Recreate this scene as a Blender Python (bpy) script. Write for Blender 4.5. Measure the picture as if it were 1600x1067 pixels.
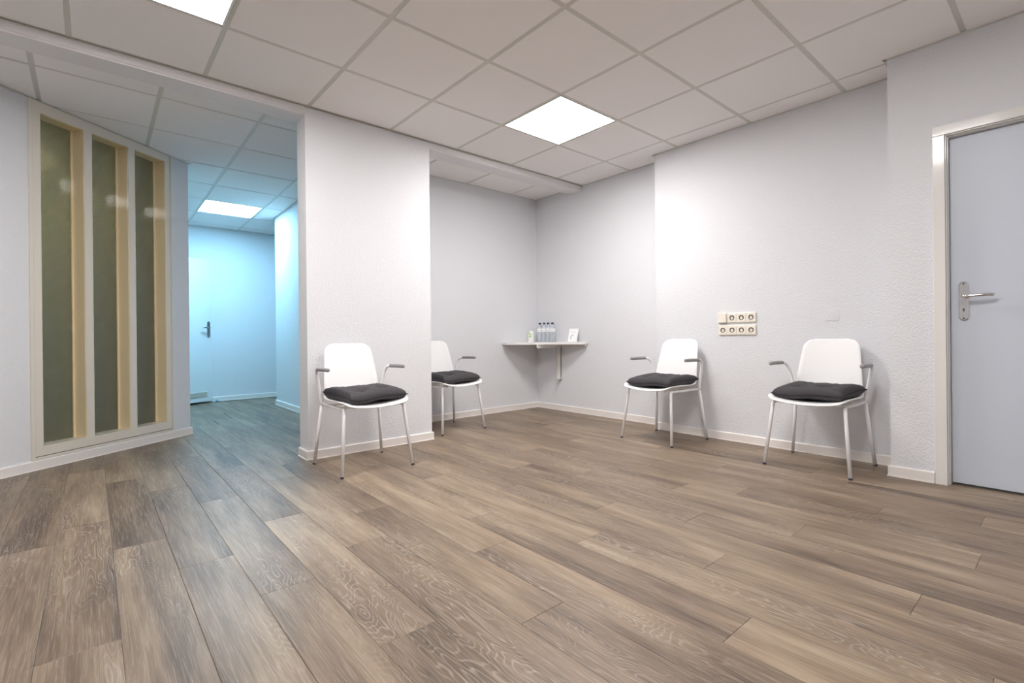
import bpy, bmesh, math, random
from mathutils import Vector, Matrix

S = bpy.context.scene
C = S.collection
for o in list(bpy.data.objects):
    bpy.data.objects.remove(o)

# ------------------------------------------------------------------ camera
YAW, PITCH, ROLL, FPX = 0.8606, -0.0006, -0.0101, 764.06
CAM = Vector((-0.5452, -2.906, 0.8611))
c, s = math.cos(YAW), math.sin(YAW)
Fw, Rt, Up = Vector((c, s, 0)), Vector((s, -c, 0)), Vector((0, 0, 1))
F2 = Fw * math.cos(PITCH) + Up * math.sin(PITCH)
U2 = Up * math.cos(PITCH) - Fw * math.sin(PITCH)
R3 = Rt * math.cos(ROLL) + U2 * math.sin(ROLL)
U3 = U2 * math.cos(ROLL) - Rt * math.sin(ROLL)
cam = bpy.data.cameras.new('camera')
camo = bpy.data.objects.new('camera', cam)
C.objects.link(camo)
m = Matrix((R3, U3, -F2)).transposed().to_4x4()
m.translation = CAM
camo.matrix_world = m
cam.sensor_width = 36
cam.lens = FPX / 1600 * 36
cam.shift_y = (524.71 - 533.5) / 1600
cam.clip_start = 0.02
S.camera = camo

# ------------------------------------------------------------------ world + exposure
w = bpy.data.worlds.new('world')
S.world = w
w.use_nodes = True
w.node_tree.nodes['Background'].inputs[0].default_value = (.6, .65, .7, 1)
w.node_tree.nodes['Background'].inputs[1].default_value = 0.3
S.view_settings.view_transform = 'Standard'
S.view_settings.look = 'None'
S.view_settings.gamma = 1
S.view_settings.use_curve_mapping = False
S.view_settings.exposure = 0.0

LAMP = (1.0, 0.965, 0.945, 40.0)          # warm-neutral panel: colour, strength
LAMP_CORRIDOR = (0.34, 0.72, 1.0, 56.0)    # cold daylight panel

# ------------------------------------------------------------------ measures
H = 2.4872           # ceiling of the waiting room
T = 0.625            # ceiling grid
XM, XA, XP = 3.347, 3.529, 3.078   # right wall: middle, alcove, by the door
YBEAM, YREAR = 0.644, 0.822        # wall pillar and beam, front and rear
YB = 1.366           # alcove back wall
PX0, PX1 = 0.606, 1.612            # wall pillar
BEAMZ = 2.433
SLOPE = 0.026
def zc(y):           # corridor ceiling falls slightly towards the back
    return 2.485 - SLOPE * (y - 0.83)

# ------------------------------------------------------------------ materials
def mat(name):
    m = bpy.data.materials.new(name)
    m.use_nodes = True
    nt = m.node_tree
    return m, nt, nt.nodes['Principled BSDF']

def nd(nt, typ, **kw):
    n = nt.nodes.new(typ)
    for k, v in kw.items():
        if k == 'op':
            n.operation = v
        else:
            setattr(n, k, v)
    return n

def plain(name, col, rough=0.5, metal=0.0, spec=0.5, bump=None, coat=0):
    m, nt, b = mat(name)
    b.inputs['Base Color'].default_value = (*col, 1)
    b.inputs['Roughness'].default_value = rough
    b.inputs['Metallic'].default_value = metal
    b.inputs['Specular IOR Level'].default_value = spec
    b.inputs['Coat Weight'].default_value = coat
    if coat:
        b.inputs['Coat Roughness'].default_value = 0.06
    tc = nd(nt, 'ShaderNodeTexCoord')
    scale, strength, dist = bump if bump else (60, 0.03, 0.001)
    n = nd(nt, 'ShaderNodeTexNoise')
    n.inputs['Scale'].default_value = scale
    n.inputs['Detail'].default_value = 3
    nt.links.new(tc.outputs['Object'], n.inputs['Vector'])
    bp = nd(nt, 'ShaderNodeBump')
    bp.inputs['Strength'].default_value = strength
    bp.inputs['Distance'].default_value = dist
    nt.links.new(n.outputs['Fac'], bp.inputs['Height'])
    nt.links.new(bp.outputs['Normal'], b.inputs['Normal'])
    return m

def emit(name, col, strength):
    m, nt, b = mat(name)
    b.inputs['Base Color'].default_value = (.9, .9, .9, 1)
    b.inputs['Emission Color'].default_value = (*col, 1)
    b.inputs['Emission Strength'].default_value = strength
    return m

def wood():
    m, nt, b = mat('oak_vinyl')
    L = nt.links.new
    def math_(op, a, bb=None, cc=None, clamp=False):
        n = nd(nt, 'ShaderNodeMath', op=op)
        n.use_clamp = clamp
        for i, v in enumerate((a, bb, cc)):
            if v is None:
                continue
            if isinstance(v, (int, float)):
                n.inputs[i].default_value = v
            else:
                L(v, n.inputs[i])
        return n.outputs[0]
    tc = nd(nt, 'ShaderNodeTexCoord')
    seed = nd(nt, 'ShaderNodeAttribute', attribute_type='OBJECT', attribute_name='seed')
    tint = nd(nt, 'ShaderNodeAttribute', attribute_type='OBJECT', attribute_name='tint')
    off = nd(nt, 'ShaderNodeVectorMath', op='SCALE')
    off.inputs[0].default_value = (13.7, 31.3, 7.1)
    L(seed.outputs['Fac'], off.inputs['Scale'])
    add = nd(nt, 'ShaderNodeVectorMath', op='ADD')
    L(tc.outputs['Object'], add.inputs[0])
    L(off.outputs[0], add.inputs[1])
    def noise(sx, sy, detail, rough=0.55, dist=0):
        v = nd(nt, 'ShaderNodeVectorMath', op='MULTIPLY')
        L(add.outputs[0], v.inputs[0])
        v.inputs[1].default_value = (sx, sy, 1)
        n = nd(nt, 'ShaderNodeTexNoise')
        n.inputs['Scale'].default_value = 1
        n.inputs['Detail'].default_value = detail
        n.inputs['Roughness'].default_value = rough
        n.inputs['Distortion'].default_value = dist
        L(v.outputs[0], n.inputs['Vector'])
        return n.outputs['Fac']
    broad = noise(9, 1.1, 3, .6, .3)
    grain = noise(75, 2.6, 5, .65, .4)
    pore = noise(260, 7, 3.5, .65)
    warp = noise(11, 1.9, 2.2, .5, .2)
    mask = noise(4.5, 1.0, 1)
    fr = math_('FRACT', math_('MULTIPLY', warp, 26))
    tri = math_('ABSOLUTE', math_('SUBTRACT', fr, 0.5))
    line = math_('MULTIPLY', math_('SUBTRACT', tri, 0.30), 5.0, clamp=True)
    mk = math_('MULTIPLY', math_('SUBTRACT', mask, 0.47), 6.0, clamp=True)
    fig = math_('MULTIPLY', line, mk)
    f = math_('ADD', math_('MULTIPLY', math_('SUBTRACT', broad, .5), 1.7), math_('MULTIPLY', math_('SUBTRACT', grain, .5), 0.65))
    f = math_('ADD', math_('ADD', f, 0.42), tint.outputs['Fac'], clamp=True)
    rp = nd(nt, 'ShaderNodeValToRGB')
    e = rp.color_ramp.elements
    e[0].position, e[0].color = 0.0, (0.085, 0.056, 0.038, 1)
    e[1].position, e[1].color = 1.0, (0.385, 0.300, 0.210, 1)
    k = rp.color_ramp.elements.new(0.5)
    k.color = (0.215, 0.154, 0.102, 1)
    L(f, rp.inputs[0])
    pm = math_('MULTIPLY', math_('SUBTRACT', pore, 0.50), 5.0, clamp=True)
    tot = math_('ADD', math_('MULTIPLY', pm, 0.38), math_('MULTIPLY', fig, 0.42), clamp=True)
    mx = nd(nt, 'ShaderNodeMix', data_type='RGBA')
    L(tot, mx.inputs['Factor'])
    L(rp.outputs[0], mx.inputs['A'])
    mx.inputs['B'].default_value = (0.46, 0.397, 0.328, 1)
    # dark pores
    dk = math_('MULTIPLY', math_('SUBTRACT', 0.42, pore), 4.0, clamp=True)
    mx2 = nd(nt, 'ShaderNodeMix', data_type='RGBA')
    L(math_('MULTIPLY', dk, 0.8), mx2.inputs['Factor'])
    L(mx.outputs['Result'], mx2.inputs['A'])
    mx2.inputs['B'].default_value = (0.095, 0.068, 0.052, 1)
    L(mx2.outputs['Result'], b.inputs['Base Color'])
    b.inputs['Roughness'].default_value = 0.42
    b.inputs['Specular IOR Level'].default_value = 0.45
    bp = nd(nt, 'ShaderNodeBump')
    bp.inputs['Strength'].default_value = 0.35
    bp.inputs['Distance'].default_value = 0.002
    L(math_('ADD', math_('MULTIPLY', pore, .6), math_('MULTIPLY', fig, .5)), bp.inputs['Height'])
    L(bp.outputs['Normal'], b.inputs['Normal'])
    return m

def textured_glass():
    m = bpy.data.materials.new('patterned_glass')
    m.use_nodes = True
    nt = m.node_tree
    L = nt.links.new
    nt.nodes.remove(nt.nodes['Principled BSDF'])
    out = nt.nodes['Material Output']
    tc = nd(nt, 'ShaderNodeTexCoord')
    sep = nd(nt, 'ShaderNodeSeparateXYZ')
    L(tc.outputs['Object'], sep.inputs[0])
    def sn(sock, k):
        a = nd(nt, 'ShaderNodeMath', op='MULTIPLY'); a.inputs[1].default_value = k; L(sock, a.inputs[0])
        b2 = nd(nt, 'ShaderNodeMath', op='SINE'); L(a.outputs[0], b2.inputs[0])
        return b2.outputs[0]
    pr = nd(nt, 'ShaderNodeMath', op='MULTIPLY')
    L(sn(sep.outputs['X'], 520), pr.inputs[0]); L(sn(sep.outputs['Z'], 520), pr.inputs[1])
    bp = nd(nt, 'ShaderNodeBump')
    bp.inputs['Strength'].default_value = 0.8
    bp.inputs['Distance'].default_value = 0.003
    L(pr.outputs[0], bp.inputs['Height'])
    rf = nd(nt, 'ShaderNodeBsdfRefraction')
    rf.inputs['Color'].default_value = (.80, .86, .78, 1)
    rf.inputs['Roughness'].default_value = 0.6
    rf.inputs['IOR'].default_value = 1.12
    L(bp.outputs['Normal'], rf.inputs['Normal'])
    df = nd(nt, 'ShaderNodeBsdfDiffuse')
    pv = nd(nt, 'ShaderNodeMath', op='MULTIPLY_ADD')
    L(pr.outputs[0], pv.inputs[0]); pv.inputs[1].default_value = .28; pv.inputs[2].default_value = .5
    pc = nd(nt, 'ShaderNodeMix', data_type='RGBA')
    L(pv.outputs[0], pc.inputs['Factor'])
    pc.inputs['A'].default_value = (.20, .225, .175, 1)
    pc.inputs['B'].default_value = (.60, .65, .54, 1)
    L(pc.outputs['Result'], df.inputs['Color'])
    L(bp.outputs['Normal'], df.inputs['Normal'])
    mix1 = nd(nt, 'ShaderNodeMixShader')
    mix1.inputs[0].default_value = 0.55
    tr = nd(nt, 'ShaderNodeBsdfTranslucent')
    pc2 = nd(nt, 'ShaderNodeMix', data_type='RGBA')
    L(pv.outputs[0], pc2.inputs['Factor'])
    pc2.inputs['A'].default_value = (.50, .54, .44, 1)
    pc2.inputs['B'].default_value = (.98, 1.0, .88, 1)
    L(pc2.outputs['Result'], tr.inputs['Color'])
    L(bp.outputs['Normal'], tr.inputs['Normal'])
    mix0 = nd(nt, 'ShaderNodeMixShader')
    mix0.inputs[0].default_value = 0.55
    L(df.outputs[0], mix0.inputs[1]); L(tr.outputs[0], mix0.inputs[2])
    L(rf.outputs[0], mix1.inputs[1]); L(mix0.outputs[0], mix1.inputs[2])
    gl = nd(nt, 'ShaderNodeBsdfGlossy')
    gl.inputs['Roughness'].default_value = 0.03
    fr = nd(nt, 'ShaderNodeFresnel')
    fr.inputs['IOR'].default_value = 1.7
    mix2 = nd(nt, 'ShaderNodeMixShader')
    L(fr.outputs[0], mix2.inputs[0])
    L(mix1.outputs[0], mix2.inputs[1]); L(gl.outputs[0], mix2.inputs[2])
    L(mix2.outputs[0], out.inputs['Surface'])
    return m

M = {
    'wall': plain('woodchip_wallpaper', (.765, .775, .805), .75, 0, .3, (110, .8, .005)),
    'wall_dark': plain('room_behind_paint', (.55, .56, .46), .8),
    'base': plain('skirting_white', (.86, .815, .78), .35),
    'tile': plain('mineral_fibre', (.90, .87, .855), .95, 0, .1, (260, .25, .001)),
    'bar': plain('grid_steel', (.64, .63, .58), .5),
    'plate': plain('ceiling_void', (.35, .34, .32), .9),
    'beam': plain('beam_plaster', (.80, .785, .79), .7),
    'cream': plain('cream_gloss_paint', (.80, .75, .66), .06, 0, .9, (25, .012, .001)),
    'cream_warm_lit': plain('warm_lit_cream_gloss', (.86, .72, .47), .05, 0, .9, (25, .012, .001)),  # warm light inside the window reveals, put into the cream colour
    'frame_white': plain('door_frame_gloss', (.80, .785, .76), .12, 0, .6, (40, .12, .002)),
    'door': plain('door_laminate', (.62, .67, .75), .38, 0, .4),
    'door_far': plain('door_white', (.84, .85, .86), .4),
    'chrome': plain('chrome', (.72, .70, .70), .12, 1),
    'shell': plain('white_plastic', (.92, .92, .925), .35, 0, .45, (500, .06, .0005)),
    'steel_white': plain('white_powdercoat', (.91, .91, .93), .4),
    'grey_plastic': plain('grey_armrest', (.30, .28, .29), .5),
    'glide': plain('dark_glide', (.035, .035, .07), .5),
    'fabric': plain('charcoal_cotton', (.062, .058, .064), .8, 0, .3, (700, .4, .001)),
    'thread': plain('charcoal_thread', (.018, .017, .02), .9),
    'socket': plain('socket_cream', (.88, .83, .73), .3),
    'socket_dark': plain('socket_hole', (.05, .042, .035), .6),
    'pin': plain('socket_contact', (.6, .55, .45), .3, 1),
    'shelf': plain('shelf_white', (.84, .84, .84), .35),
    'alu': plain('rail_white', (.74, .72, .69), .35),
    'screw': plain('screw_dark', (.15, .14, .13), .4, 1),
    'cap': plain('bottle_cap_navy', (.012, .012, .07), .35),
    'paper': plain('white_paper', (.90, .91, .92), .7),
    'cup': plain('paper_cup', (.87, .86, .83), .6),
    'green': plain('green_print', (.33, .62, .16), .6),
    'blue': plain('blue_print', (.20, .45, .60), .6),
    'greyink': plain('grey_print', (.55, .58, .64), .6),
    'lampframe': plain('lamp_frame', (.85, .85, .84), .4),
    'grille': plain('vent_grille', (.62, .60, .50), .5),
    'rubber': plain('blue_grey_rubber', (.25, .45, .62), .5),
    'wood': wood(),
    'subfloor': plain('subfloor', (.10, .075, .055), .8),
    'glass': textured_glass(),
    'lamp': emit('led_panel', LAMP[:3], LAMP[3]),
    'lamp_cold': emit('led_panel_cold', LAMP_CORRIDOR[:3], LAMP_CORRIDOR[3]),
    'lamp_assumed': emit('lamp_warm_assumed', (1, .80, .50), 85),  # assumed source, added to glow through the patterned panes
}
m_, nt_, b_ = mat('bottle_plastic')
b_.inputs['Base Color'].default_value = (.82, .87, .92, 1)
b_.inputs['Roughness'].default_value = .12
b_.inputs['Transmission Weight'].default_value = .65
b_.inputs['IOR'].default_value = 1.25
M['bottle'] = m_

# ------------------------------------------------------------------ helpers
def link(name, me, parent=None, loc=(0, 0, 0), rz=0):
    o = bpy.data.objects.new(name, me)
    C.objects.link(o)
    o.location = loc
    o.rotation_euler = (0, 0, rz)
    if parent:
        o.parent = parent
    return o

def bobj(name, bm, material, parent=None, loc=(0, 0, 0), rz=0, smooth=False):
    bmesh.ops.recalc_face_normals(bm, faces=bm.faces)
    me = bpy.data.meshes.new(name)
    bm.to_mesh(me)
    bm.free()
    if material:
        me.materials.append(M[material])
    if smooth:
        for p in me.polygons:
            p.use_smooth = True
    return link(name, me, parent, loc, rz)

def tag(o, label, cat, group=None):
    o['label'] = label
    o['category'] = cat
    if group:
        o['group'] = group
    return o

def struct(o, label=None):
    o['kind'] = 'structure'
    if label:
        o['label'] = label
    return o

def thing(name, label, cat, loc=(0, 0, 0), rz=0, group=None):
    o = link(name, None, None, loc, rz)
    o.empty_display_size = .1
    return tag(o, label, cat, group)

def box(bm, a, b, bevel=0):
    x0, y0, z0 = (min(a[i], b[i]) for i in range(3))
    x1, y1, z1 = (max(a[i], b[i]) for i in range(3))
    v = [bm.verts.new(q) for q in ((x0, y0, z0), (x1, y0, z0), (x1, y1, z0), (x0, y1, z0), (x0, y0, z1), (x1, y0, z1), (x1, y1, z1), (x0, y1, z1))]
    fs = [bm.faces.new([v[i] for i in f]) for f in ((3, 2, 1, 0), (4, 5, 6, 7), (0, 1, 5, 4), (1, 2, 6, 5), (2, 3, 7, 6), (3, 0, 4, 7))]
    if bevel:
        es = list({e for f in fs for e in f.edges})
        bmesh.ops.bevel(bm, geom=es, offset=bevel, segments=2, affect='EDGES', profile=.5)
    return bm

def B(a, b, bevel=0):
    return box(bmesh.new(), a, b, bevel)

def prism(bm, poly, z0, z1):
    """upright prism over an XY polygon; z1 may be a function of (x, y)"""
    f1 = z1 if callable(z1) else (lambda x, y: z1)
    lo = [bm.verts.new((x, y, z0)) for x, y in poly]
    hi = [bm.verts.new((x, y, f1(x, y))) for x, y in poly]
    n = len(poly)
    bm.faces.new(lo[::-1])
    bm.faces.new(hi)
    for i in range(n):
        bm.faces.new((lo[i], lo[(i + 1) % n], hi[(i + 1) % n], hi[i]))
    return bm

def tube(bm, pts, r, seg=10, r2=None, flat=1.0):
    """swept round tube through points (r to r2)"""
    pts = [Vector(p) for p in pts]
    rings = []
    n = len(pts)
    prev = None
    for i, p in enumerate(pts):
        t = (pts[min(i + 1, n - 1)] - pts[max(i - 1, 0)]).normalized()
        if prev is None:
            a = Vector((0, 0, 1)) if abs(t.z) < .9 else Vector((1, 0, 0))
            u = t.cross(a).normalized()
        else:
            u = (prev - t * prev.dot(t)).normalized()
        prev = u
        v = t.cross(u)
        rr = r if r2 is None else r + (r2 - r) * i / (n - 1)
        rings.append([bm.verts.new(p + (u * math.cos(2 * math.pi * k / seg) + v * flat * math.sin(2 * math.pi * k / seg)) * rr) for k in range(seg)])
    for a, b in zip(rings, rings[1:]):
        for k in range(seg):
            bm.faces.new((a[k], a[(k + 1) % seg], b[(k + 1) % seg], b[k]))
    bm.faces.new(rings[0][::-1])
    bm.faces.new(rings[-1])
    return bm

def spline(P, n):
    """Catmull-Rom through P"""
    P = [Vector(p) for p in P]
    Q = [P[0] * 2 - P[1]] + P + [P[-1] * 2 - P[-2]]
    out = []
    for i in range(1, len(Q) - 2):
        for k in range(n):
            t = k / n
            a, b, c_, d = Q[i - 1:i + 3]
            out.append(.5 * ((2 * b) + (c_ - a) * t + (2 * a - 5 * b + 4 * c_ - d) * t * t + (3 * b - a - 3 * c_ + d) * t ** 3))
    out.append(P[-1])
    return out

def lathe(bm, prof, seg=16, c0=(0, 0), caps=True):
    rings = [[bm.verts.new((c0[0] + r * math.cos(2 * math.pi * k / seg), c0[1] + r * math.sin(2 * math.pi * k / seg), z)) for k in range(seg)] for r, z in prof]
    for a, b in zip(rings, rings[1:]):
        for k in range(seg):
            bm.faces.new((a[k], a[(k + 1) % seg], b[(k + 1) % seg], b[k]))
    if caps:
        bm.faces.new(rings[0][::-1])
        bm.faces.new(rings[-1])
    return bm

# ------------------------------------------------------------------ floor
random.seed(4)
floor = struct(bobj('floor', B((-4.2, -5.0, -.12), (4.2, 5.2, -.006)), 'wood'))
floor['tint'] = 0.0
floor['seed'] = 0.3
PW, PL, S0 = 0.1815, 1.222, -0.487
joint = {-2: -.08, -1: -1.10, 0: -.32, 1: -.70, 2: -1.11, 3: -.405, 4: 1.506, 5: -.59, 6: -1.33, 7: -2.25, 8: -.317, 9: -2.0,
         10: -1.34, 11: -1.72, 12: -2.1, 13: -1.43, 14: -1.70, 15: -2.27, 16: -1.39}
tints = {(3, -1): .22, (3, 0): -.02, (0, -1): .10, (-1, -1): .12, (-1, 0): -.12, (-2, -1): .12, (-2, 0): -.20, (0, 0): -.18, (1, 0): -.14,
         (2, 0): .05, (2, -1): .10, (1, -1): .14, (4, 1): .02, (5, 0): -.10, (5, -1): -.05, (6, -1): -.05, (6, 0): .20, (7, -1): .14, (7, 0): -.02,
         (3, -2): -.12, (5, -2): -.14, (10, 0): -.02, (10, -1): .06, (8, -1): .10}
pmesh = {}
def plank_mesh(w_, l_):
    k = (round(w_, 3), round(l_, 3))
    if k not in pmesh:
        g, ch, d = .0004, .0016, .006
        x, y = w_ / 2 - g, l_ / 2 - g
        bm = bmesh.new()
        lo = [bm.verts.new(q) for q in ((-x, -y, -d), (x, -y, -d), (x, y, -d), (-x, y, -d))]
        mi = [bm.verts.new(q) for q in ((-x, -y, -ch * .55), (x, -y, -ch * .55), (x, y, -ch * .55), (-x, y, -ch * .55))]
        x -= ch; y -= ch
        hi = [bm.verts.new(q) for q in ((-x, -y, 0), (x, -y, 0), (x, y, 0), (-x, y, 0))]
        bm.faces.new(hi)
        for a, b in ((lo, mi), (mi, hi)):
            for i in range(4):
                bm.faces.new((a[i], a[(i + 1) % 4], b[(i + 1) % 4], b[i]))
        bmesh.ops.recalc_face_normals(bm, faces=bm.faces)
        me = bpy.data.meshes.new('plank')
        bm.to_mesh(me); bm.free()
        me.materials.append(M['wood'])
        pmesh[k] = me
    return pmesh[k]

WA = Vector((-0.985, 1.495, 0))           # window wall: origin, direction along, normal into the room behind
WD = Vector((0.7930, 0.6092, 0)).normalized()
WN = Vector((-WD.y, WD.x, 0))
for k in range(-9, 23):
    x0 = S0 + k * PW
    j0 = joint.get(k, random.uniform(-1.2, 0))
    for q in range(-4, 6):
        y1 = j0 + (q + 1) * PL
        y0 = j0 + q * PL
        lim_lo = -3.35 if x0 > -1.2 else -2.2
        lim_hi = 4.83 if x0 < 1.3 else 1.37
        if k >= 5 and x0 > 1.27:
            lim_hi = 1.37
        y0c, y1c = max(y0, lim_lo), min(y1, lim_hi)
        if y1c - y0c < .05:
            continue
        cx_, cy_ = x0 + PW / 2, (y0c + y1c) / 2
        # leave out planks wholly inside the room behind the glass
        if (Vector((cx_, y0c, 0)) - WA).dot(WN) > .12:
            continue
        o = link('plank', plank_mesh(PW, y1c - y0c), floor, (cx_, cy_, 0))
        o['tint'] = tints.get((k, q), random.uniform(-.13, .13))
        o['seed'] = random.uniform(0, 10)

# ------------------------------------------------------------------ walls
def wall(name, *prisms):
    bm = bmesh.new()
    for poly, z0, z1 in prisms:
        prism(bm, poly, z0, z1)
    return struct(bobj(name, bm, 'wall'))

def rect(x0, y0, x1, y1):
    return [(x0, y0), (x1, y0), (x1, y1), (x0, y1)]

# right wall, three steps; the door opening is in the nearest one
DY0, DY1, DZ = -2.418, -3.285, 1.968
wall('wall_right', (rect(XA, -.392, XA + .3, YB), 0, H))
wall('wall_right_middle', (rect(XM, -2.16, XA + .3, -.392), 0, H))
wall('wall_right_door', (rect(XP, DY0, XA + .3, -2.16), 0, H), (rect(XP, -3.8, XA + .3, DY1), 0, H), (rect(XP, DY1, XA + .3, DY0), DZ, H))
wall('wall_back', (rect(1.40, YB, XA + .3, YB + .12), 0, H))
wall('wall_pillar', (rect(PX0, YBEAM, PX1, YREAR), 0, H))
wall('wall_corridor_right', (rect(1.265, YREAR, 1.40, 3.76), 0, lambda x, y: zc(y)), (rect(1.265, 3.76, 3.0, 3.88), 0, lambda x, y: zc(y)))
wall('wall_corridor_back', (rect(-1.6, 4.83, 3.1, 4.95), 0, lambda x, y: zc(y)))
wall('wall_corridor_side', (rect(3.0, 3.88, 3.1, 4.83), 0, lambda x, y: zc(y)))
wall('wall_corridor_left', (rect(-.24, 4.36, -.10, 4.83), 0, lambda x, y: zc(y)), (rect(-.24, 4.22, -.10, 4.36), 2.0, lambda x, y: zc(y)))
wall('wall_rear', (rect(-2.75, -3.92, XA + .3, -3.8), 0, H))

def WP(s_, n_=0.0):
    q = WA + WD * s_ + WN * n_
    return (q.x, q.y)

def wpoly(s0, s1, n0, n1):
    return [WP(s0, n0), WP(s1, n0), WP(s1, n1), WP(s0, n1)]
zw = lambda x, y: min(H, zc(y))
FS0, FS1, FZ0 = 0.165, 1.225, 0.07        # window opening
WT = .15
wall('wall_left', (wpoly(-1.75, FS0, 0, WT), 0, zw), (wpoly(FS1, 1.402, 0, WT), 0, zw), (wpoly(FS0, FS1, 0, WT), 0, FZ0))
e0 = WP(-1.75)
wall('wall_left_near', ([(e0[0] - .12, -3.8), (e0[0], -3.8), (e0[0], e0[1]), (e0[0] - .12, e0[1])], 0, H))

# the room behind the glass
def dark(name, poly, z0, z1):
    return struct(bobj(name, prism(bmesh.new(), poly, z0, z1), 'wall_dark'))
dark('wall_behind_back', wpoly(-1.2, 1.402, 1.7, 1.8), 0, zw)
dark('wall_behind_right', wpoly(1.30, 1.402, WT, 1.7), 0, zw)
dark('wall_behind_left', wpoly(-1.2, -1.1, WT, 1.7), 0, zw)

# ------------------------------------------------------------------ beam
def beam(name, x0, x1):
    bm = B((x0, YBEAM, BEAMZ), (x1, YREAR, H + .02))
    es = [e for e in bm.edges if all(abs(v.co.z - BEAMZ) < 1e-5 and abs(v.co.y - YBEAM) < 1e-5 for v in e.verts)]
    bmesh.ops.bevel(bm, geom=es, offset=.010, segments=3, affect='EDGES')
    return struct(bobj(name, bm, 'beam'))
xl = WP((YBEAM - WA.y) / WD.y)[0]
beam('trim_1', xl - .05, PX0)
beam('trim_2', PX1, XA)

# ------------------------------------------------------------------ ceilings
ceiling = struct(bobj('ceiling', B((-2.9, -4.75, H + .03), (3.85, 1.5, H + .09)), 'plate'))
tmesh = {}
def tile_mesh(a, b):
    k = (round(a, 3), round(b, 3))
    if k not in tmesh:
        bm = bmesh.new()
        ch = .003
        x, y = a / 2, b / 2
        lo = [bm.verts.new(q) for q in ((-x + ch, -y + ch, 0), (x - ch, -y + ch, 0), (x - ch, y - ch, 0), (-x + ch, y - ch, 0))]
        mi = [bm.verts.new(q) for q in ((-x, -y, ch), (x, -y, ch), (x, y, ch), (-x, y, ch))]
        hi = [bm.verts.new(q) for q in ((-x, -y, .016), (x, -y, .016), (x, y, .016), (-x, y, .016))]
        bm.faces.new(lo[::-1]); bm.faces.new(hi)
        for p_, q_ in ((lo, mi), (mi, hi)):
            for i in range(4):
                bm.faces.new((p_[i], p_[(i + 1) % 4], q_[(i + 1) % 4], q_[i]))
        bmesh.ops.recalc_face_normals(bm, faces=bm.faces)
        me = bpy.data.meshes.new('ceiling_tile')
        bm.to_mesh(me); bm.free()
        me.materials.append(M['tile'])
        tmesh[k] = me
    return tmesh[k]

BW = 0.012     # half width of a grid bar
def lay(parent, xs, ys, region, zfn, skip, shift=(0, 0)):
    rx0, rx1, ry0, ry1 = region
    for x0, x1 in zip(xs, xs[1:]):
        for y0, y1 in zip(ys, ys[1:]):
            if (round(x0, 2), round(y0, 2)) in skip:
                continue
            a0, a1 = max(x0 + BW, rx0), min(x1 - BW, rx1)
            b0, b1 = max(y0 + BW, ry0), min(y1 - BW, ry1)
            if a1 - a0 < .02 or b1 - b0 < .02:
                continue
            o = link('ceiling_tile', tile_mesh(a1 - a0, b1 - b0), parent, ((a0 + a1) / 2, (b0 + b1) / 2, zfn((b0 + b1) / 2)))
            if zfn is zc:
                o.rotation_euler = (-SLOPE, 0, 0)
    for x in xs:
        if rx0 < x < rx1:
            o = bobj('grid_bar', B((-BW - .002, -(ry1 - ry0) / 2, .004), (BW + .002, (ry1 - ry0) / 2, .012)), 'bar', parent, (x, (ry0 + ry1) / 2, zfn((ry0 + ry1) / 2)))
            if zfn is zc:
                o.rotation_euler = (-SLOPE, 0, 0)
    for y in ys:
        if ry0 < y < ry1:
            bobj('grid_bar', B((-(rx1 - rx0) / 2, -BW - .002, .0045), ((rx1 - rx0) / 2, BW + .002, .0125)), 'bar', parent, ((rx0 + rx1) / 2, y, zfn(y)))

lamps = [(3, -1), (-1, -1), (1, -4)]
skip = {(round(i * T, 2), round(j * T, 2)) for i, j in lamps}
xs = [i * T for i in range(-5, 7)]
ys = [j * T for j in range(-7, 3)]
zf = lambda y: H
# main field up to the beam; the last column is cut to the stepped wall by the wall tops below it
lay(ceiling, xs, ys, (-2.6, XA, -3.8, YBEAM), zf, skip)
lay(ceiling, [2 * T, 3 * T, 4 * T, 5 * T, 6 * T], [.60, 1.60], (1.40, XA, YREAR, YB), zf, set())

ceil2 = struct(bobj('ceiling_corridor', prism(bmesh.new(), [(-2.9, 1.5), (4.0, 1.5), (4.0, 5.1), (-2.9, 5.1)], 2.56, 2.60), 'plate'))
cxs = [.42 + .61 * i for i in range(-5, 5)]
cys = [1.10 + .588 * i for i in range(-1, 8)]
lay(ceil2, cxs, cys, (-2.4, 1.33, YREAR, 4.83), zc, {(round(.42, 2), round(1.10 + 4 * .588, 2))})
lay(ceil2, cxs, cys, (1.332, 3.05, 3.80, 4.83), zc, set())

# wall angles where ceiling and walls meet
tn = [2]
def angle(p, q, z0, z1, wid=.018, ext=0):
    """thin strip on the room side (left of p->q) of a wall"""
    p, q = Vector(p), Vector(q)
    d = (q - p).normalized()
    n = Vector((-d.y, d.x))
    p = p - d * ext; q = q + d * ext
    tn[0] += 1
    bm = bmesh.new()
    vs = [(p, z0), (q, z1), (q + n * wid, z1), (p + n * wid, z0)]
    lo = [bm.verts.new((a.x, a.y, z - .0035)) for a, z in vs]
    hi = [bm.verts.new((a.x, a.y, z)) for a, z in vs]
    bm.faces.new(lo[::-1]); bm.faces.new(hi)
    for i in range(4):
        bm.faces.new((lo[i], lo[(i + 1) % 4], hi[(i + 1) % 4], hi[i]))
    return struct(bobj('trim_%d' % tn[0], bm, 'bar'))
angle((PX1, YBEAM), (xl, YBEAM), H, H, .010)[ 'kind']
angle((XA, YBEAM), (PX1, YBEAM), H, H, .010)
angle((XM, -2.16), (XM, -.38), H, H)
angle((XM - .018, -.392), (XA, -.392), H, H, .02)
angle((XA, -.39), (XA, YBEAM), H, H)
angle((XA, YREAR), (XA, YB), H, H)
angle((XA, YB), (1.40, YB), H, H, .014)
angle((XP, -3.8), (XP, -2.145), H, H)
angle((XP - .018, -2.16), (XM, -2.16), H, H, .02)
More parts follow.
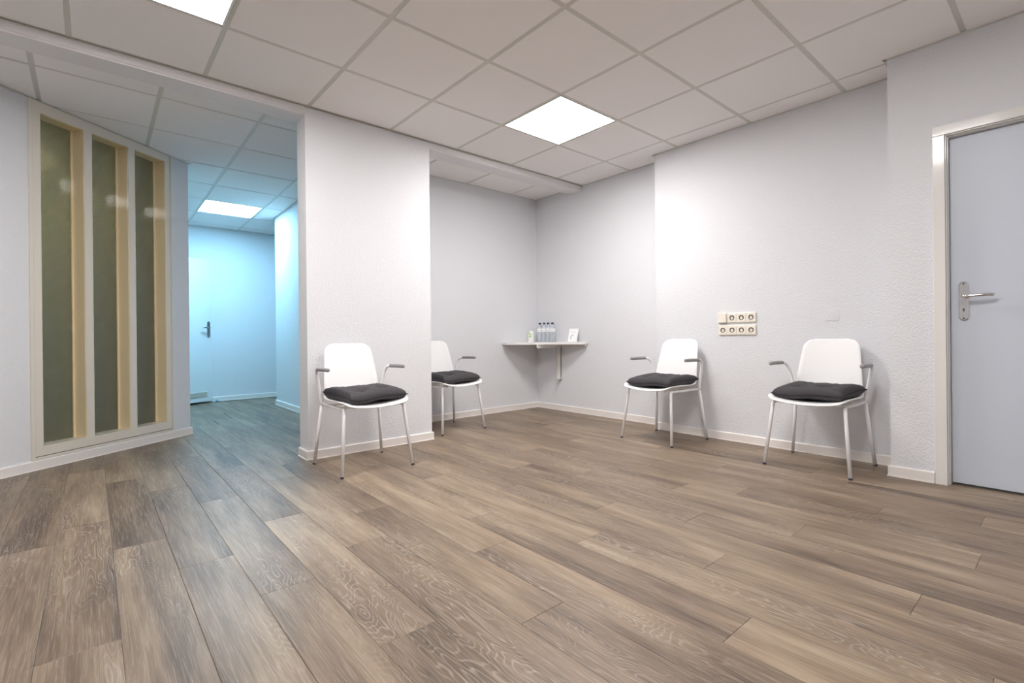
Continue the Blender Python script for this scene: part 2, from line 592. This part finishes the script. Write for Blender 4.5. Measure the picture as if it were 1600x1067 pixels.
a_, b_2 = WP(1.42), WP(-1.7)
angle(a_, b_2, zw(*a_), zw(*b_2), .016)
angle((3.0, 4.83), (-.1, 4.83), zc(4.83), zc(4.83), .02)
angle((1.265, YREAR), (1.265, 3.89), zc(YREAR), zc(3.89), .02)

# ------------------------------------------------------------------ skirting
bn = {}
def skirt(name, p, q, m0=0, m1=0):
    """baseboard on the room side (left of p->q); m0/m1 lengthen the ends (mitres)"""
    p, q = Vector(p), Vector(q)
    d = (q - p).normalized()
    n = Vector((-d.y, d.x))
    prof = [(0, .0), (.017, .0), (.017, .004), (.0125, .006), (.0125, .058), (.009, .063), (0, .064)]
    bm = bmesh.new()
    r0, r1 = [], []
    for a, z in prof:
        v0 = p - d * (a * m0) + n * a
        v1 = q + d * (a * m1) + n * a
        r0.append(bm.verts.new((v0.x, v0.y, z)))
        r1.append(bm.verts.new((v1.x, v1.y, z)))
    k = len(prof)
    for i in range(k):
        bm.faces.new((r0[i], r0[(i + 1) % k], r1[(i + 1) % k], r1[i]))
    bm.faces.new(r0); bm.faces.new(r1[::-1])
    return struct(bobj('baseboard_' + name, bm, 'base'))
skirt('pillar_front', (PX1, YBEAM), (PX0, YBEAM), 1, 1)
skirt('pillar_left', (PX0, YBEAM), (PX0, YREAR), 1, 0)
skirt('pillar_right', (PX1, YREAR), (PX1, YBEAM), 0, 1)
skirt('back', (XA, YB), (1.40, YB), -1, -1)
skirt('right_alcove', (XA, -.392), (XA, YB), -1, -1)
skirt('right_step', (XM, -.392), (XA, -.392), 1, -1)
skirt('right_middle', (XM, -2.16), (XM, -.392), -1, 1)
skirt('right_step_door', (XP, -2.16), (XM, -2.16), 1, -1)
skirt('right_door', (XP, DY0 + .056), (XP, -2.16), 0, 1)
skirt('left', WP(1.402), WP(-1.75), 1, 0)
skirt('left_end', WP(1.402, WT), WP(1.402, 0), 0, 1)
skirt('corridor_back', (3.0, 4.83), (-.10, 4.83), -1, -1)
skirt('corridor_right', (1.265, YREAR), (1.265, 3.88), 0, 1)
skirt('corridor_end', (1.265, 3.88), (3.0, 3.88), 1, -1)

# ------------------------------------------------------------------ door by the right wall
d1 = struct(link('door_1', None, None, (XP, DY0, 0)), 'pale grey closed door with chrome lever in glossy white frame')
def dp(x, y, z): return (x, y, z)
XF = -.016
def jamb(y, sgn):
    bm = bmesh.new()
    box(bm, (XF, y + .053 * sgn, 0), (.004, y - .0 * sgn, DZ - .0125), .002)
    box(bm, (.0165, y - .0005 * sgn, 0), (.10, y - .010 * sgn, DZ - .0225), .0)
    box(bm, (-.006, y - .0005 * sgn, 0), (.016, y - .006 * sgn, DZ - .018), .002)
    return bm
W_ = DY1 - DY0
bobj('jamb', jamb(0, 1), 'frame_white', d1)
bobj('jamb', jamb(W_, -1), 'frame_white', d1)
bm = bmesh.new()
box(bm, (XF, .053, DZ - .012), (.004, W_ - .053, DZ + .041), .002)
box(bm, (.0165, 0, DZ - .022), (.10, W_, DZ - .0005))
box(bm, (-.006, 0, DZ - .0175), (.016, W_, DZ - .0125), .002)
bobj('head', bm, 'frame_white', d1)
LEAF = .052
leaf = bobj('leaf', B((LEAF, -.011, .012), (LEAF + .042, W_ + .011, DZ - .024), .002), 'door', d1)
def capsule(bm, cx0, cy0, w0, h0, x0, x1, seg=10):
    pts = []
    r = w0 / 2
    for i in range(seg + 1):
        a = math.pi * i / seg
        pts.append((cx0 + r * math.cos(a), cy0 + h0 / 2 - r + r * math.sin(a)))
    for i in range(seg + 1):
        a = math.pi + math.pi * i / seg
        pts.append((cx0 + r * math.cos(a), cy0 - h0 / 2 + r + r * math.sin(a)))
    inn = [(cx0 + (a - cx0) * .86, cy0 + (b - cy0) * .965) for a, b in pts]
    A_ = [bm.verts.new((x1, a, b)) for a, b in pts]
    B_ = [bm.verts.new((x0 + .002, a, b)) for a, b in pts]
    C_ = [bm.verts.new((x0, a, b)) for a, b in inn]
    n = len(pts)
    for p_, q_ in ((A_, B_), (B_, C_)):
        for i in range(n):
            bm.faces.new((p_[i], p_[(i + 1) % n], q_[(i + 1) % n], q_[i]))
    bm.faces.new(C_); bm.faces.new(A_[::-1])
    return bm
def handle(parent, y, z, face, direction, outward=-1):
    """long backplate with lever, on the plane x = face"""
    pl = bobj('handle_plate', capsule(bmesh.new(), y, z - .024, .042, .216, face + outward * .008, face), 'chrome', parent, smooth=False)
    pts = [(face + outward * .004, y, z), (face + outward * .040, y, z), (face + outward * .052, y + direction * .012, z), (face + outward * .055, y + direction * .04, z + .001), (face + outward * .054, y + direction * .09, z + .003), (face + outward * .048, y + direction * .125, z + .002)]
    bobj('lever', tube(bmesh.new(), spline(pts, 5), .0085, 12), 'chrome', parent, smooth=True)
    bm = bmesh.new()
    box(bm, (face + outward * .009, y - .003, z - .082), (face + outward * .0075, y + .003, z - .066))
    bobj('keyhole', bm, 'socket_dark', pl)
    for dz in (.072, -.120):
        bm = bmesh.new()
        tube(bm, [(face + outward * .0098, y, z + dz), (face + outward * .007, y, z + dz)], .0045, 10)
        bobj('screw', bm, 'screw', pl)
handle(leaf, -.066, 1.052, LEAF, -1)

# ------------------------------------------------------------------ interior window with three tall panes
rzw = math.atan2(WD.y, WD.x)
win = struct(link('window_1', None, None, (WA.x, WA.y, 0), rzw), 'tall cream framed interior window with three patterned glass panes')
# local axes: x along the wall, y into the room behind, z up
topz = 2.452
def zl(x):        # ceiling height along the wall
    q = WA + WD * x
    return min(H, zc(q.y))
ops = [(.236, .513), (.567, .842), (.897, 1.166)]
OZ0, OZ1 = .153, 2.385
def bar(bm, x0, x1, y0, y1, z0, zt):
    lo = [bm.verts.new((x, y, z0)) for x, y in ((x0, y0), (x1, y0), (x1, y1), (x0, y1))]
    hi = [bm.verts.new((x, y, zt(x) if callable(zt) else zt)) for x, y in ((x0, y0), (x1, y0), (x1, y1), (x0, y1))]
    bm.faces.new(lo[::-1]); bm.faces.new(hi)
    for i in range(4):
        bm.faces.new((lo[i], lo[(i + 1) % 4], hi[(i + 1) % 4], hi[i]))
    return bm
g = .0035
tz = lambda x: zl(x) - .006
bobj('architrave', bar(bmesh.new(), FS0, FS0 + .021, -.010, WT, FZ0 - .002, tz), 'cream', win)
bobj('architrave', bar(bmesh.new(), FS1 - .012, FS1, -.010, WT, FZ0 - .002, tz), 'cream', win)
bobj('sill_strip', bar(bmesh.new(), FS0 + .021, FS1 - .012, -.004, WT, FZ0 - .002, .084), 'cream', win)
x_in0, x_in1 = FS0 + .021 + g, FS1 - .012 - g
bobj('stile', bar(bmesh.new(), x_in0, ops[0][0], -.006, WT - .01, .089, tz), 'cream', win)
bobj('stile', bar(bmesh.new(), ops[2][1], x_in1, -.006, WT - .01, .089, tz), 'cream', win)
bobj('mullion', bar(bmesh.new(), ops[0][1], ops[1][0], -.006, WT - .01, OZ0, OZ1), 'cream', win)
bobj('mullion', bar(bmesh.new(), ops[1][1], ops[2][0], -.006, WT - .01, OZ0, OZ1), 'cream', win)
bobj('bottom_rail', bar(bmesh.new(), ops[0][0], ops[2][1], -.006, WT - .01, .089, OZ0), 'cream', win)
bobj('top_rail', bar(bmesh.new(), ops[0][0], ops[2][1], -.006, WT - .01, OZ1, tz), 'cream', win)
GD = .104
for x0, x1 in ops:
    lt = .003  # added thin facings, their colour stands in for warm light on the reveals
    bobj('reveal_lit_face', B((x1 - lt, .0, OZ0), (x1 + .0005, GD - .0005, OZ1)), 'cream_warm_lit', win)
    bobj('reveal_lit_face', B((x0 - .0005, .0, OZ0), (x0 + lt, GD - .0005, OZ1)), 'cream_warm_lit', win)
    bobj('reveal_lit_face', B((x0 + lt, .0, OZ1 - lt), (x1 - lt, GD - .0005, OZ1 + .0005)), 'cream_warm_lit', win)
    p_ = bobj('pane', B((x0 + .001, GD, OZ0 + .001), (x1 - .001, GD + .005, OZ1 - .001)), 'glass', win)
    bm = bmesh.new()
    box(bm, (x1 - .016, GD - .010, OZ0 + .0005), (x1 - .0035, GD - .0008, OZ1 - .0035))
    bobj('glazing_bead', bm, 'cream_warm_lit', p_)

# ------------------------------------------------------------------ lamps
def panel(i0, j0, label, mt='lamp', cx_=None, cy_=None, a=T, b=T, z=None, tilt=0):
    cx_ = (i0 + .5) * T if cx_ is None else cx_
    cy_ = (j0 + .5) * T if cy_ is None else cy_
    z = H if z is None else z
    t = thing('ceiling_lamp', label, 'ceiling light', (cx_, cy_, z), 0, 'square panel lamps set in the ceiling grid')
    t.rotation_euler = (tilt, 0, 0)
    hx, hy = a / 2 - .010, b / 2 - .010
    fr = .010
    bm = bmesh.new()
    box(bm, (-hx, -hy, -.002), (hx, -hy + fr, .014)); box(bm, (-hx, hy - fr, -.002), (hx, hy, .014))
    box(bm, (-hx, -hy + fr, -.002), (-hx + fr, hy - fr, .014)); box(bm, (hx - fr, -hy + fr, -.002), (hx, hy - fr, .014))
    bobj('lamp_frame', bm, 'lampframe', t)
    bobj('diffuser', B((-hx + fr, -hy + fr, .002), (hx - fr, hy - fr, .012)), mt, t)
    return t
panel(3, -1, 'bright square panel lamp in the ceiling in front of the alcove')
panel(-1, -1, 'bright square panel lamp cut off by the top edge of the photo')
panel(1, -4, 'square panel lamp in the ceiling above the open floor, out of the photo')
panel(0, 0, 'cold bluish panel lamp in the ceiling of the corridor', 'lamp_cold', .42 + .305, 1.10 + 4.5 * .588, .61, .588, zc(1.10 + 4.5 * .588), -SLOPE)

lb = WA + WD * .75 + WN * 1.2  # assumed lamp, added so the panes glow warm towards the top
t = thing('ceiling_lamp', 'assumed warm lamp, unseen, added to light the patterned glass from behind', 'ceiling light', (lb.x, lb.y, zw(lb.x, lb.y) - .07), rzw)
bobj('assumed_lamp_housing', lathe(bmesh.new(), [(.13, .03), (.15, .045), (.15, .07)], 20), 'lampframe', t)
bobj('diffuser', lathe(bmesh.new(), [(.05, .0), (.10, .010), (.128, .03)], 20), 'lamp_assumed', t, smooth=True)

# ------------------------------------------------------------------ open door at the end of the corridor
dang = math.atan2(4.815 - 4.60, .695 - .30)
d2 = struct(link('door_2', None, None, (.697, 4.80, 0), dang), 'open white door leaf with vent grille standing before the corridor back wall')
l2 = bobj('leaf', B((-.86, 0, .02), (0, .04, 1.925), .002), 'door_far', d2)
# local: x along leaf towards the free edge (0), front face y = 0
bm = bmesh.new()
hx = -.052
pl = bmesh.new()
capsule(pl, hx, .985, .042, .216, 0, 1)
for v in pl.verts:       # capsule is built in the yz plane: turn it onto the leaf
    x, y, z = v.co
    v.co = (y, -.008 + .008 * min(max(x, 0), 1), z)
hp = bobj('handle_plate', pl, 'chrome', l2)
pts = [(hx, -.004, 1.008), (hx, -.04, 1.008), (hx - .012, -.052, 1.008), (hx - .05, -.054, 1.009), (hx - .115, -.05, 1.01)]
bobj('lever', tube(bmesh.new(), spline(pts, 4), .0085, 10), 'chrome', l2, smooth=True)
bm = bmesh.new()
vg = bobj('vent_grille', box(bmesh.new(), (-.50, -.006, .085), (-.075, 0, .155), .001), 'frame_white', l2)
for k in range(5):
    bobj('slat', B((-.49, -.009, .094 + k * .011), (-.085, -.005, .100 + k * .011)), 'grille', vg)
st = bobj('door_stop', lathe(bmesh.new(), [(.018, 0), (.020, .004), (.018, .026), (.012, .032)], 14), 'rubber', None, (.745, 4.775, 0), smooth=True)
tag(st, 'small blue-grey rubber door stop on the corridor floor', 'door stop')

# ------------------------------------------------------------------ chairs
def shell_mesh():
    P = spline([(0, -.243, .4135), (0, -.230, .4195), (0, -.195, .4255), (0, -.10, .427), (0, 0, .424), (0, .085, .424), (0, .145, .434), (0, .186, .468), (0, .205, .52), (0, .222, .60), (0, .240, .68), (0, .258, .76), (0, .272, .816)], 5)
    n = len(P)
    L_ = [0]
    for a, b in zip(P, P[1:]):
        L_.append(L_[-1] + (b - a).length)
    tot = L_[-1]
    def hw(l):
        k = l / tot
        keys = [(0, .224), (.2, .228), (.42, .222), (.52, .206), (.62, .196), (.8, .181), (1, .163)]
        for (a, x), (b, y) in zip(keys, keys[1:]):
            if a <= k <= b:
                t_ = (k - a) / (b - a)
                wv = x + (y - x) * t_
                break
        r = .068
        d_ = tot - l
        if d_ < r:
            wv = wv - r + math.sqrt(max(r * r - (r - d_) ** 2, 0))
        r = .05
        if l < r:
            wv = wv - r + math.sqrt(max(r * r - (r - l) ** 2, 0))
        return wv
    NU = 16
    bm = bmesh.new()
    rows = []
    for i, p in enumerate(P):
        t_ = (P[min(i + 1, n - 1)] - P[max(i - 1, 0)]).normalized()
        nrm = Vector((0, -t_.z, t_.y))
        w_ = hw(L_[i])
        k = L_[i] / tot
        dep = .030 if k < .35 else .030 + .012 * min((k - .35) / .3, 1)
        row = []
        for j in range(NU + 1):
            u = -1 + 2 * j / NU
            x = u * w_
            row.append(bm.verts.new(p + Vector((x, 0, 0)) + nrm * dep * (abs(x) / .215) ** 2.2))
        rows.append(row)
    for a, b in zip(rows, rows[1:]):
        for j in range(NU):
            bm.faces.new((a[j], a[j + 1], b[j + 1], b[j]))
    bmesh.ops.recalc_face_normals(bm, faces=bm.faces)
    # thickness
    up = sum((f.normal.z for f in bm.faces))
    geo = bmesh.ops.solidify(bm, geom=list(bm.faces), thickness=.006 if up > 0 else -.006)
    return bm

def make_chair():
    t = link('armchair', None)
    t.empty_display_size = .1
    bobj('seat_shell', shell_mesh(), 'shell', t, smooth=True)
    R = .0108
    for sx in (-1, 1):
        leg = bobj('leg', tube(bmesh.new(), [(sx * .241, -.236, .008), (sx * .203, -.186, .405), (sx * .200, -.178, .413)], R, 12), 'steel_white', t, smooth=True)
        bobj('foot_glide', lathe(bmesh.new(), [(.0095, 0), (.0112, .002), (.0112, .011), (.0095, .013)], 12, (sx * .2415, -.2365)), 'glide', leg)
        leg = bobj('leg', tube(bmesh.new(), [(sx * .245, .236, .008), (sx * .205, .196, .412)], R, 12), 'steel_white', t, smooth=True)
        bobj('foot_glide', lathe(bmesh.new(), [(.0095, 0), (.0112, .002), (.0112, .011), (.0095, .013)], 12, (sx * .2455, .2365)), 'glide', leg)
        bobj('side_rail', tube(bmesh.new(), [(sx * .200, -.180, .411), (sx * .202, 0, .409), (sx * .205, .197, .412)], R * .92, 10), 'steel_white', t, smooth=True)
        A_ = [(sx * .205, .196, .405), (sx * .218, .190, .48), (sx * .233, .182, .56), (sx * .244, .172, .61), (sx * .252, .150, .640), (sx * .258, .115, .651), (sx * .261, .09, .652)]
        arm = bobj('arm', tube(bmesh.new(), spline(A_, 4), R, 12), 'steel_white', t, smooth=True)
        pad = [(sx * .260, .108, .652), (sx * .260, .104, .652), (sx * .262, 0, .654), (sx * .262, -.072, .654), (sx * .262, -.078, .654)]
        bm = bmesh.new()
        tube(bm, pad, .0128, 12)
        bobj('arm_pad', bm, 'grey_plastic', arm, smooth=True)
    for y in (-.10, .10):
        bobj('cross_bar', tube(bmesh.new(), [(-.200, y, .4095), (.200, y, .4095)], .0075, 10), 'steel_white', t, smooth=True)
    for sx in (-1, 1):
        for y in (-.135, .02):
            bobj('bolt', lathe(bmesh.new(), [(.006, .399), (.010, .403), (.011, .418)], 10, (sx * .11, y)), 'shell', t, smooth=True)
    return t

def make_cushion():
    N = 34
    tufts = [(-.42, -.42), (.42, -.42), (-.42, .42), (.42, .42)]
    rnd = random.Random(7)
    bm = bmesh.new()
    def pt(u, v, side):
        x = .006 + .199 * u * (1 + .055 * v * v * v * v + .02 * v)
        x *= 1 - .04 * (1 - v * v)
        y = -.026 + .200 * v * (1 - .05 * (1 - u * u))
        t_ = max((1 - abs(u) ** 3.4) * (1 - abs(v) ** 3.4), 0) ** .32
        zm = .468 + .022 * u * u + .012 * math.sin(2.9 * u + .9) * (1 - v) * .5 + (.006 * v)
        if side > 0:
            d_ = 0
            cr = 0
            for a, b in tufts:
                r2 = (u - a) ** 2 + (v - b) ** 2
                d_ += .038 * math.exp(-r2 / .05)
                th = math.atan2(v - b, u - a)
                cr += .0050 * math.sin(th * 9 + a * 5 + b * 3) * math.exp(-r2 / .10) * min(r2 * 14, 1)
            cr += .0016 * math.sin(u * 34 + 3 * math.sin(v * 5)) * max(abs(v) - .55, 0) * 2.2 + .0016 * math.sin(v * 34 + 3 * math.sin(u * 5)) * max(abs(u) - .55, 0) * 2.2
            return Vector((x, y, zm + (.060 * t_ - d_ * min(t_, 1) + cr * t_)))
        return Vector((x, y, zm - (.030 * t_ + .024 * u * u * t_)))
    top = [[bm.verts.new(pt(-1 + 2 * i / N, -1 + 2 * j / N, 1)) for j in range(N + 1)] for i in range(N + 1)]
    bot = [[top[i][j] if i in (0, N) or j in (0, N) else bm.verts.new(pt(-1 + 2 * i / N, -1 + 2 * j / N, -1)) for j in range(N + 1)] for i in range(N + 1)]
    for g_ in (top, bot):
        for i in range(N):
            for j in range(N):
                bm.faces.new((g_[i][j], g_[i + 1][j], g_[i + 1][j + 1], g_[i][j + 1]))
    t = link('seat_cushion', None)
    t.empty_display_size = .1
    bobj('cushion_cover', bm, 'fabric', t, smooth=True)
    # seam along the edge
    rim = []
    for k in range(N):
        rim.append(pt(-1 + 2 * k / N, -1, 1))
    for k in range(N):
        rim.append(pt(1, -1 + 2 * k / N, 1))
    for k in range(N):
        rim.append(pt(1 - 2 * k / N, 1, 1))
    for k in range(N + 1):
        rim.append(pt(-1, 1 - 2 * k / N, 1))
    bobj('seam', tube(bmesh.new(), rim, .0022, 5), 'thread', t, smooth=True)
    for a, b in tufts:
        q = pt(a, b, 1)
        bobj('tuft', lathe(bmesh.new(), [(.002, q.z - .001), (.007, q.z + .001), (.004, q.z + .004)], 8, (q.x, q.y)), 'thread', t)
    return t

def dup(root, loc, rz):
    r = root.copy(); C.objects.link(r)
    r.location = loc; r.rotation_euler = (0, 0, rz)
    for ch in list(root.children):
        k = ch.copy(); C.objects.link(k); k.parent = r
        for g_ in ch.children:
            d_ = g_.copy(); C.objects.link(d_); d_.parent = k
    return r
chair0, cush0 = make_chair(), make_cushion()
R90 = math.pi / 2
spots = [((.843, .262), 0, 'white armchair standing alone in front of the wall pillar', 'charcoal tufted cushion on the chair in front of the wall pillar', 0.06),
         ((1.976, .945), math.radians(3.5), 'white armchair in the alcove, half hidden behind the wall pillar', 'charcoal tufted cushion on the half hidden alcove chair', -.04),
         ((3.028, -.657), -R90 - math.radians(3.5), 'white armchair to the left of the wall sockets', 'charcoal tufted cushion on the chair left of the wall sockets', .03),
         ((3.037, -1.790), -R90 - math.radians(1), 'white armchair between the wall sockets and the door', 'charcoal tufted cushion on the chair nearest the door', -.02)]
for i, ((x, y), rz, la, lc, tw) in enumerate(spots):
    if i == 0:
        ch, cu = chair0, cush0
        ch.location = (x, y, 0); cu.location = (x, y, 0)
        ch.rotation_euler = (0, 0, rz); cu.rotation_euler = (0, 0, rz + tw)
    else:
        ch = dup(chair0, (x, y, 0), rz)
        cu = dup(cush0, (x, y, 0), rz + tw)
    tag(ch, la, 'chair', 'white armchairs of the waiting room')
    tag(cu, lc, 'cushion', 'charcoal seat cushions')

# ------------------------------------------------------------------ sockets
def socket_strip(z0, first_blank, label):
    t = thing('socket_strip', label, 'socket', (XM, -.978, z0), 0, 'cream socket strips')
    Wd, Ht = .298, .080
    bobj('frame', B((-.010, 0, 0), (0, -Wd, Ht), .003), 'socket', t)
    u = Wd / 4
    for k in range(4):
        y0 = -k * u
        if k == 0 and first_blank:
            bobj('cover', box(bmesh.new(), (-.026, y0 - .002, .003), (-.0095, y0 - u + .004, Ht + .001), .003), 'socket', t)
            continue
        yc, zc_ = y0 - u / 2, Ht / 2
        bm = bmesh.new()     # square insert with a round well
        seg = 20
        X0, XI = -.0135, -.0005
        r = .0205
        hs = u / 2 - .004
        ring0 = [bm.verts.new((X0, yc + r * math.cos(2 * math.pi * i / seg), zc_ + r * math.sin(2 * math.pi * i / seg))) for i in range(seg)]
        sq, sb = [], []
        for i in range(seg):
            a = 2 * math.pi * i / seg
            f_ = hs / max(abs(math.cos(a)), abs(math.sin(a)))
            sq.append(bm.verts.new((X0, yc + f_ * math.cos(a), zc_ + f_ * math.sin(a))))
            sb.append(bm.verts.new((-.009, yc + f_ * math.cos(a) * 1.03, zc_ + f_ * math.sin(a) * 1.03)))
        for i in range(seg):
            j = (i + 1) % seg
            bm.faces.new((ring0[i], ring0[j], sq[j], sq[i]))
            bm.faces.new((sq[i], sq[j], sb[j], sb[i]))
        so = bobj('socket', bm, 'socket', t)
        bm = bmesh.new()
        tube(bm, [(-.0102, yc, zc_), (-.0104, yc, zc_)], r, 20)
        bobj('well', bm, 'socket_dark', so)
        bm = bmesh.new()
        tube(bm, [(-.0103, yc, zc_ - .002), (-.012, yc, zc_ - .002)], .0125, 14)
        bobj('well_floor', bm, 'socket', so)
        for sz in (-1, 1):
            bm = bmesh.new()
            box(bm, (-.0130, yc - .002, zc_ + sz * .0185), (-.0103, yc + .002, zc_ + sz * .014))
            bobj('contact', bm, 'pin', so)
        for sy in (-1, 1):
            bm = bmesh.new()
            tube(bm, [(-.0119, yc + sy * .0075, zc_ - .002), (-.0125, yc + sy * .0075, zc_ - .002)], .0025, 8)
            bobj('pin_hole', bm, 'socket_dark', so)
    return t
socket_strip(.945, True, 'upper cream socket strip with three sockets and a raised blank cover')
socket_strip(.847, False, 'lower cream socket strip with four sockets in a row')

bl = thing('blank_wall_plate', 'overpainted square blanking plate on the wall right of the sockets', 'wall plate', (XM, -1.785, .982))
bobj('plate', box(bmesh.new(), (-.0042, -.04, -.04), (0, .04, .04), .001), 'wall', bl)
bobj('disc', tube(bmesh.new(), [(-.004, 0, 0), (-.0058, 0, 0)], .034, 28), 'wall', bl)

# ------------------------------------------------------------------ corner shelf
SH, ST = .783, .024
sh = thing('corner_shelf', 'white corner shelf on a wall bracket in the alcove', 'shelf', (XA, YB, 0))
def arc(p, q, r, n):
    return [p]
cor = [(-.004, -.004), (-.555, -.004), (-.560, -.09)]
ctrl = spline([(-.560, -.09, 0), (-.47, -.26, 0), (-.31, -.47, 0), (-.15, -.69, 0), (-.06, -.795, 0)], 5)
poly = cor[:2] + [(p.x, p.y) for p in ctrl] + [(-.004, -.795)]
bm = prism(bmesh.new(), poly, SH - ST, SH)
es = [e for e in bm.edges if abs(e.verts[0].co.z - e.verts[1].co.z) < 1e-6]
bmesh.ops.bevel(bm, geom=es, offset=.002, segments=2, affect='EDGES')
bobj('shelf_board', bm, 'shelf', sh)
rl = bobj('wall_rail', B((-.030, -.78, SH - ST - .028), (0, -.012, SH - ST - .001), .001), 'alu', sh)
for y in (-.55, -.75):
    bobj('screw', tube(bmesh.new(), [(-.0325, y, SH - ST - .014), (-.029, y, SH - ST - .014)], .004, 8), 'screw', rl)
bm = bmesh.new()
box(bm, (-.070, -.405, .372), (-.012, -.398, SH - ST - .001)); box(bm, (-.070, -.385, .372), (-.012, -.378, SH - ST - .001)); box(bm, (-.022, -.405, .372), (0, -.378, SH - ST - .028))
po = bobj('bracket_post', bm, 'alu', sh)
bobj('bracket_cap', B((-.074, -.412, .362), (0, -.372, .372), .001), 'alu', po)
bobj('screw', tube(bmesh.new(), [(-.024, -.391, .44), (-.020, -.391, .44)], .004, 8), 'screw', po)
bobj('bracket_arm', B((-.375, -.402, SH - ST - .040), (-.02, -.381, SH - ST - .001), .001), 'alu', sh)

# bottles
def bottle():
    t = link('water_bottle', None)
    t.empty_display_size = .05
    pr = [(.024, 0), (.030, .004), (.0315, .012), (.0315, .03), (.029, .045), (.0275, .07), (.029, .095), (.0315, .110), (.0315, .155), (.029, .172), (.020, .190), (.013, .200), (.0125, .208)]
    bobj('bottle_body', lathe(bmesh.new(), pr, 18), 'bottle', t, smooth=True)
    lab = bobj('bottle_label', lathe(bmesh.new(), [(.0319, .118), (.0321, .119), (.0321, .154), (.0319, .155)], 18), 'paper', t, smooth=True)
    bm = bmesh.new()
    for k, (w0, w1) in enumerate(((-.5, .5),)):
        for i in range(6):
            a0 = math.pi * 1.18 + (w0 + (w1 - w0) * i / 6)
            a1 = math.pi * 1.18 + (w0 + (w1 - w0) * (i + 1) / 6)
            v = [bm.verts.new((.0325 * math.cos(a), .0325 * math.sin(a), z)) for a, z in ((a0, .131), (a1, .131), (a1, .140), (a0, .140))]
            bm.faces.new(v)
    bobj('label_print', bm, 'greyink', lab)
    bobj('bottle_cap', lathe(bmesh.new(), [(.0150, .203), (.0155, .205), (.0155, .219), (.014, .2215)], 16), 'cap', t)
    return t
b0 = bottle()
BX, BY = XA - .125, YB - .178
names_b = ['leftmost of the four water bottles on the corner shelf', 'second water bottle from the left on the corner shelf', 'third water bottle from the left on the corner shelf', 'rightmost of the four water bottles on the corner shelf']
for i in range(4):
    bb = b0 if i == 0 else dup(b0, (0, 0, 0), 0)
    bb.location = (BX + .002 * (i % 2), BY - i * .067, SH)
    tag(bb, 'clear water bottle with navy cap, ' + names_b[i], 'bottle', 'water bottles on the corner shelf')

# nested paper cups, upside down
def cup():
    t = link('paper_cup', None)
    t.empty_display_size = .05
    pr = [(.0393, 0), (.0405, 0), (.0415, .002), (.0405, .005), (.0392, .006), (.0300, .104), (.0290, .106), (.0006, .106), (.0006, .1052), (.0286, .1052), (.0386, .005), (.0393, 0)]
    bobj('cup_body', lathe(bmesh.new(), pr, 24, (0, 0), False), 'cup', t, smooth=True)
    return t
c0 = cup()
CX, CY = XA - .160, YB - .062
for i in range(3):
    cc_ = c0 if i == 0 else dup(c0, (0, 0, 0), 0)
    cc_.location = (CX, CY, SH + i * .0125)
    tag(cc_, ('lowest upturned white paper cup of the nested stack', 'middle upturned white paper cup of the nested stack', 'topmost upturned white paper cup with green print')[i] + ' on the corner shelf', 'cup', 'nested paper cups on the corner shelf')
    if i == 2:
        bm = bmesh.new()
        def onc(a, z):
            r = .0392 + (.0300 - .0392) * (z - .006) / .098 + .0006
            return (r * math.cos(a), r * math.sin(a), z)
        a0 = math.atan2(CAM.y - CY, CAM.x - CX)
        def blob(da, z, ra, rz_, n=14):
            cen = bm.verts.new(onc(a0 + da, z))
            rr = [bm.verts.new(onc(a0 + da + ra * math.cos(2 * math.pi * k / n) * (1 + .25 * (k % 2)), z + rz_ * math.sin(2 * math.pi * k / n) * (1 + .25 * (k % 2)))) for k in range(n)]
            for k in range(n):
                bm.faces.new((cen, rr[k], rr[(k + 1) % n]))
        blob(-.28, .052, .55, .020)
        blob(-.70, .086, .22, .014)
        bobj('green_motif', bm, 'green', cc_)

# leaflet in a holder
lf = thing('leaflet_stand', 'small tilted leaflet in a stand on the right end of the corner shelf', 'leaflet', (XA - .115, YB - .665, SH), math.radians(-76))
# local x along the sheet, y to the back
tl = math.radians(19)
def L3(x, y, h):
    return (x, y + h * math.sin(tl), h * math.cos(tl))
def slab(bm, x0, x1, h0, h1, y0, y1):
    v = [bm.verts.new(L3(x, y, h)) for y in (y0, y1) for x, h in ((x0, h0), (x1, h0), (x1, h1), (x0, h1))]
    for f in ((0, 1, 2, 3), (7, 6, 5, 4), (0, 4, 5, 1), (1, 5, 6, 2), (2, 6, 7, 3), (3, 7, 4, 0)):
        bm.faces.new([v[i] for i in f])
    return bm
sheet = bobj('leaflet', slab(bmesh.new(), -.054, .054, .004, .152, 0, .0015), 'paper', lf)
bobj('stand_back', slab(bmesh.new(), -.050, .060, .0, .160, .004, .006), 'alu', lf)
bm = bmesh.new()
box(bm, (-.05, -.012, 0), (.055, .055, .003))
bobj('stand_foot', bm, 'alu', lf)
bm = bmesh.new()
v = [(-.05, .06, 0), (.05, .06, 0), (.05, .06 - .002, .0), (-.05, .058, 0)]
box(bm, (-.008, .048, .003), (.008, .052, .07))
bobj('stand_strut', bm, 'alu', lf)
bm = bmesh.new()
slab(bm, -.030, .032, .112, .116, -.0006, 0)
bobj('print_line', bm, 'greyink', sheet)
def ring(bm, cx0, ch0, r0, r1, a0, a1, n=12):
    A_ = []
    for i in range(n + 1):
        a = a0 + (a1 - a0) * i / n
        wd = r1 * math.sin(math.pi * i / n) + .0008
        A_.append((bm.verts.new(L3(cx0 + (r0 - wd) * math.cos(a), -.0006, ch0 + (r0 - wd) * math.sin(a))), bm.verts.new(L3(cx0 + (r0 + wd) * math.cos(a), -.0006, ch0 + (r0 + wd) * math.sin(a)))))
    for p_, q_ in zip(A_, A_[1:]):
        bm.faces.new((p_[0], p_[1], q_[1], q_[0]))
bm = bmesh.new()
ring(bm, .012, .052, .034, .004, math.radians(100), math.radians(225))
ring(bm, .000, .060, .020, .003, math.radians(60), math.radians(170))
bobj('print_swirl', bm, 'blue', sheet)
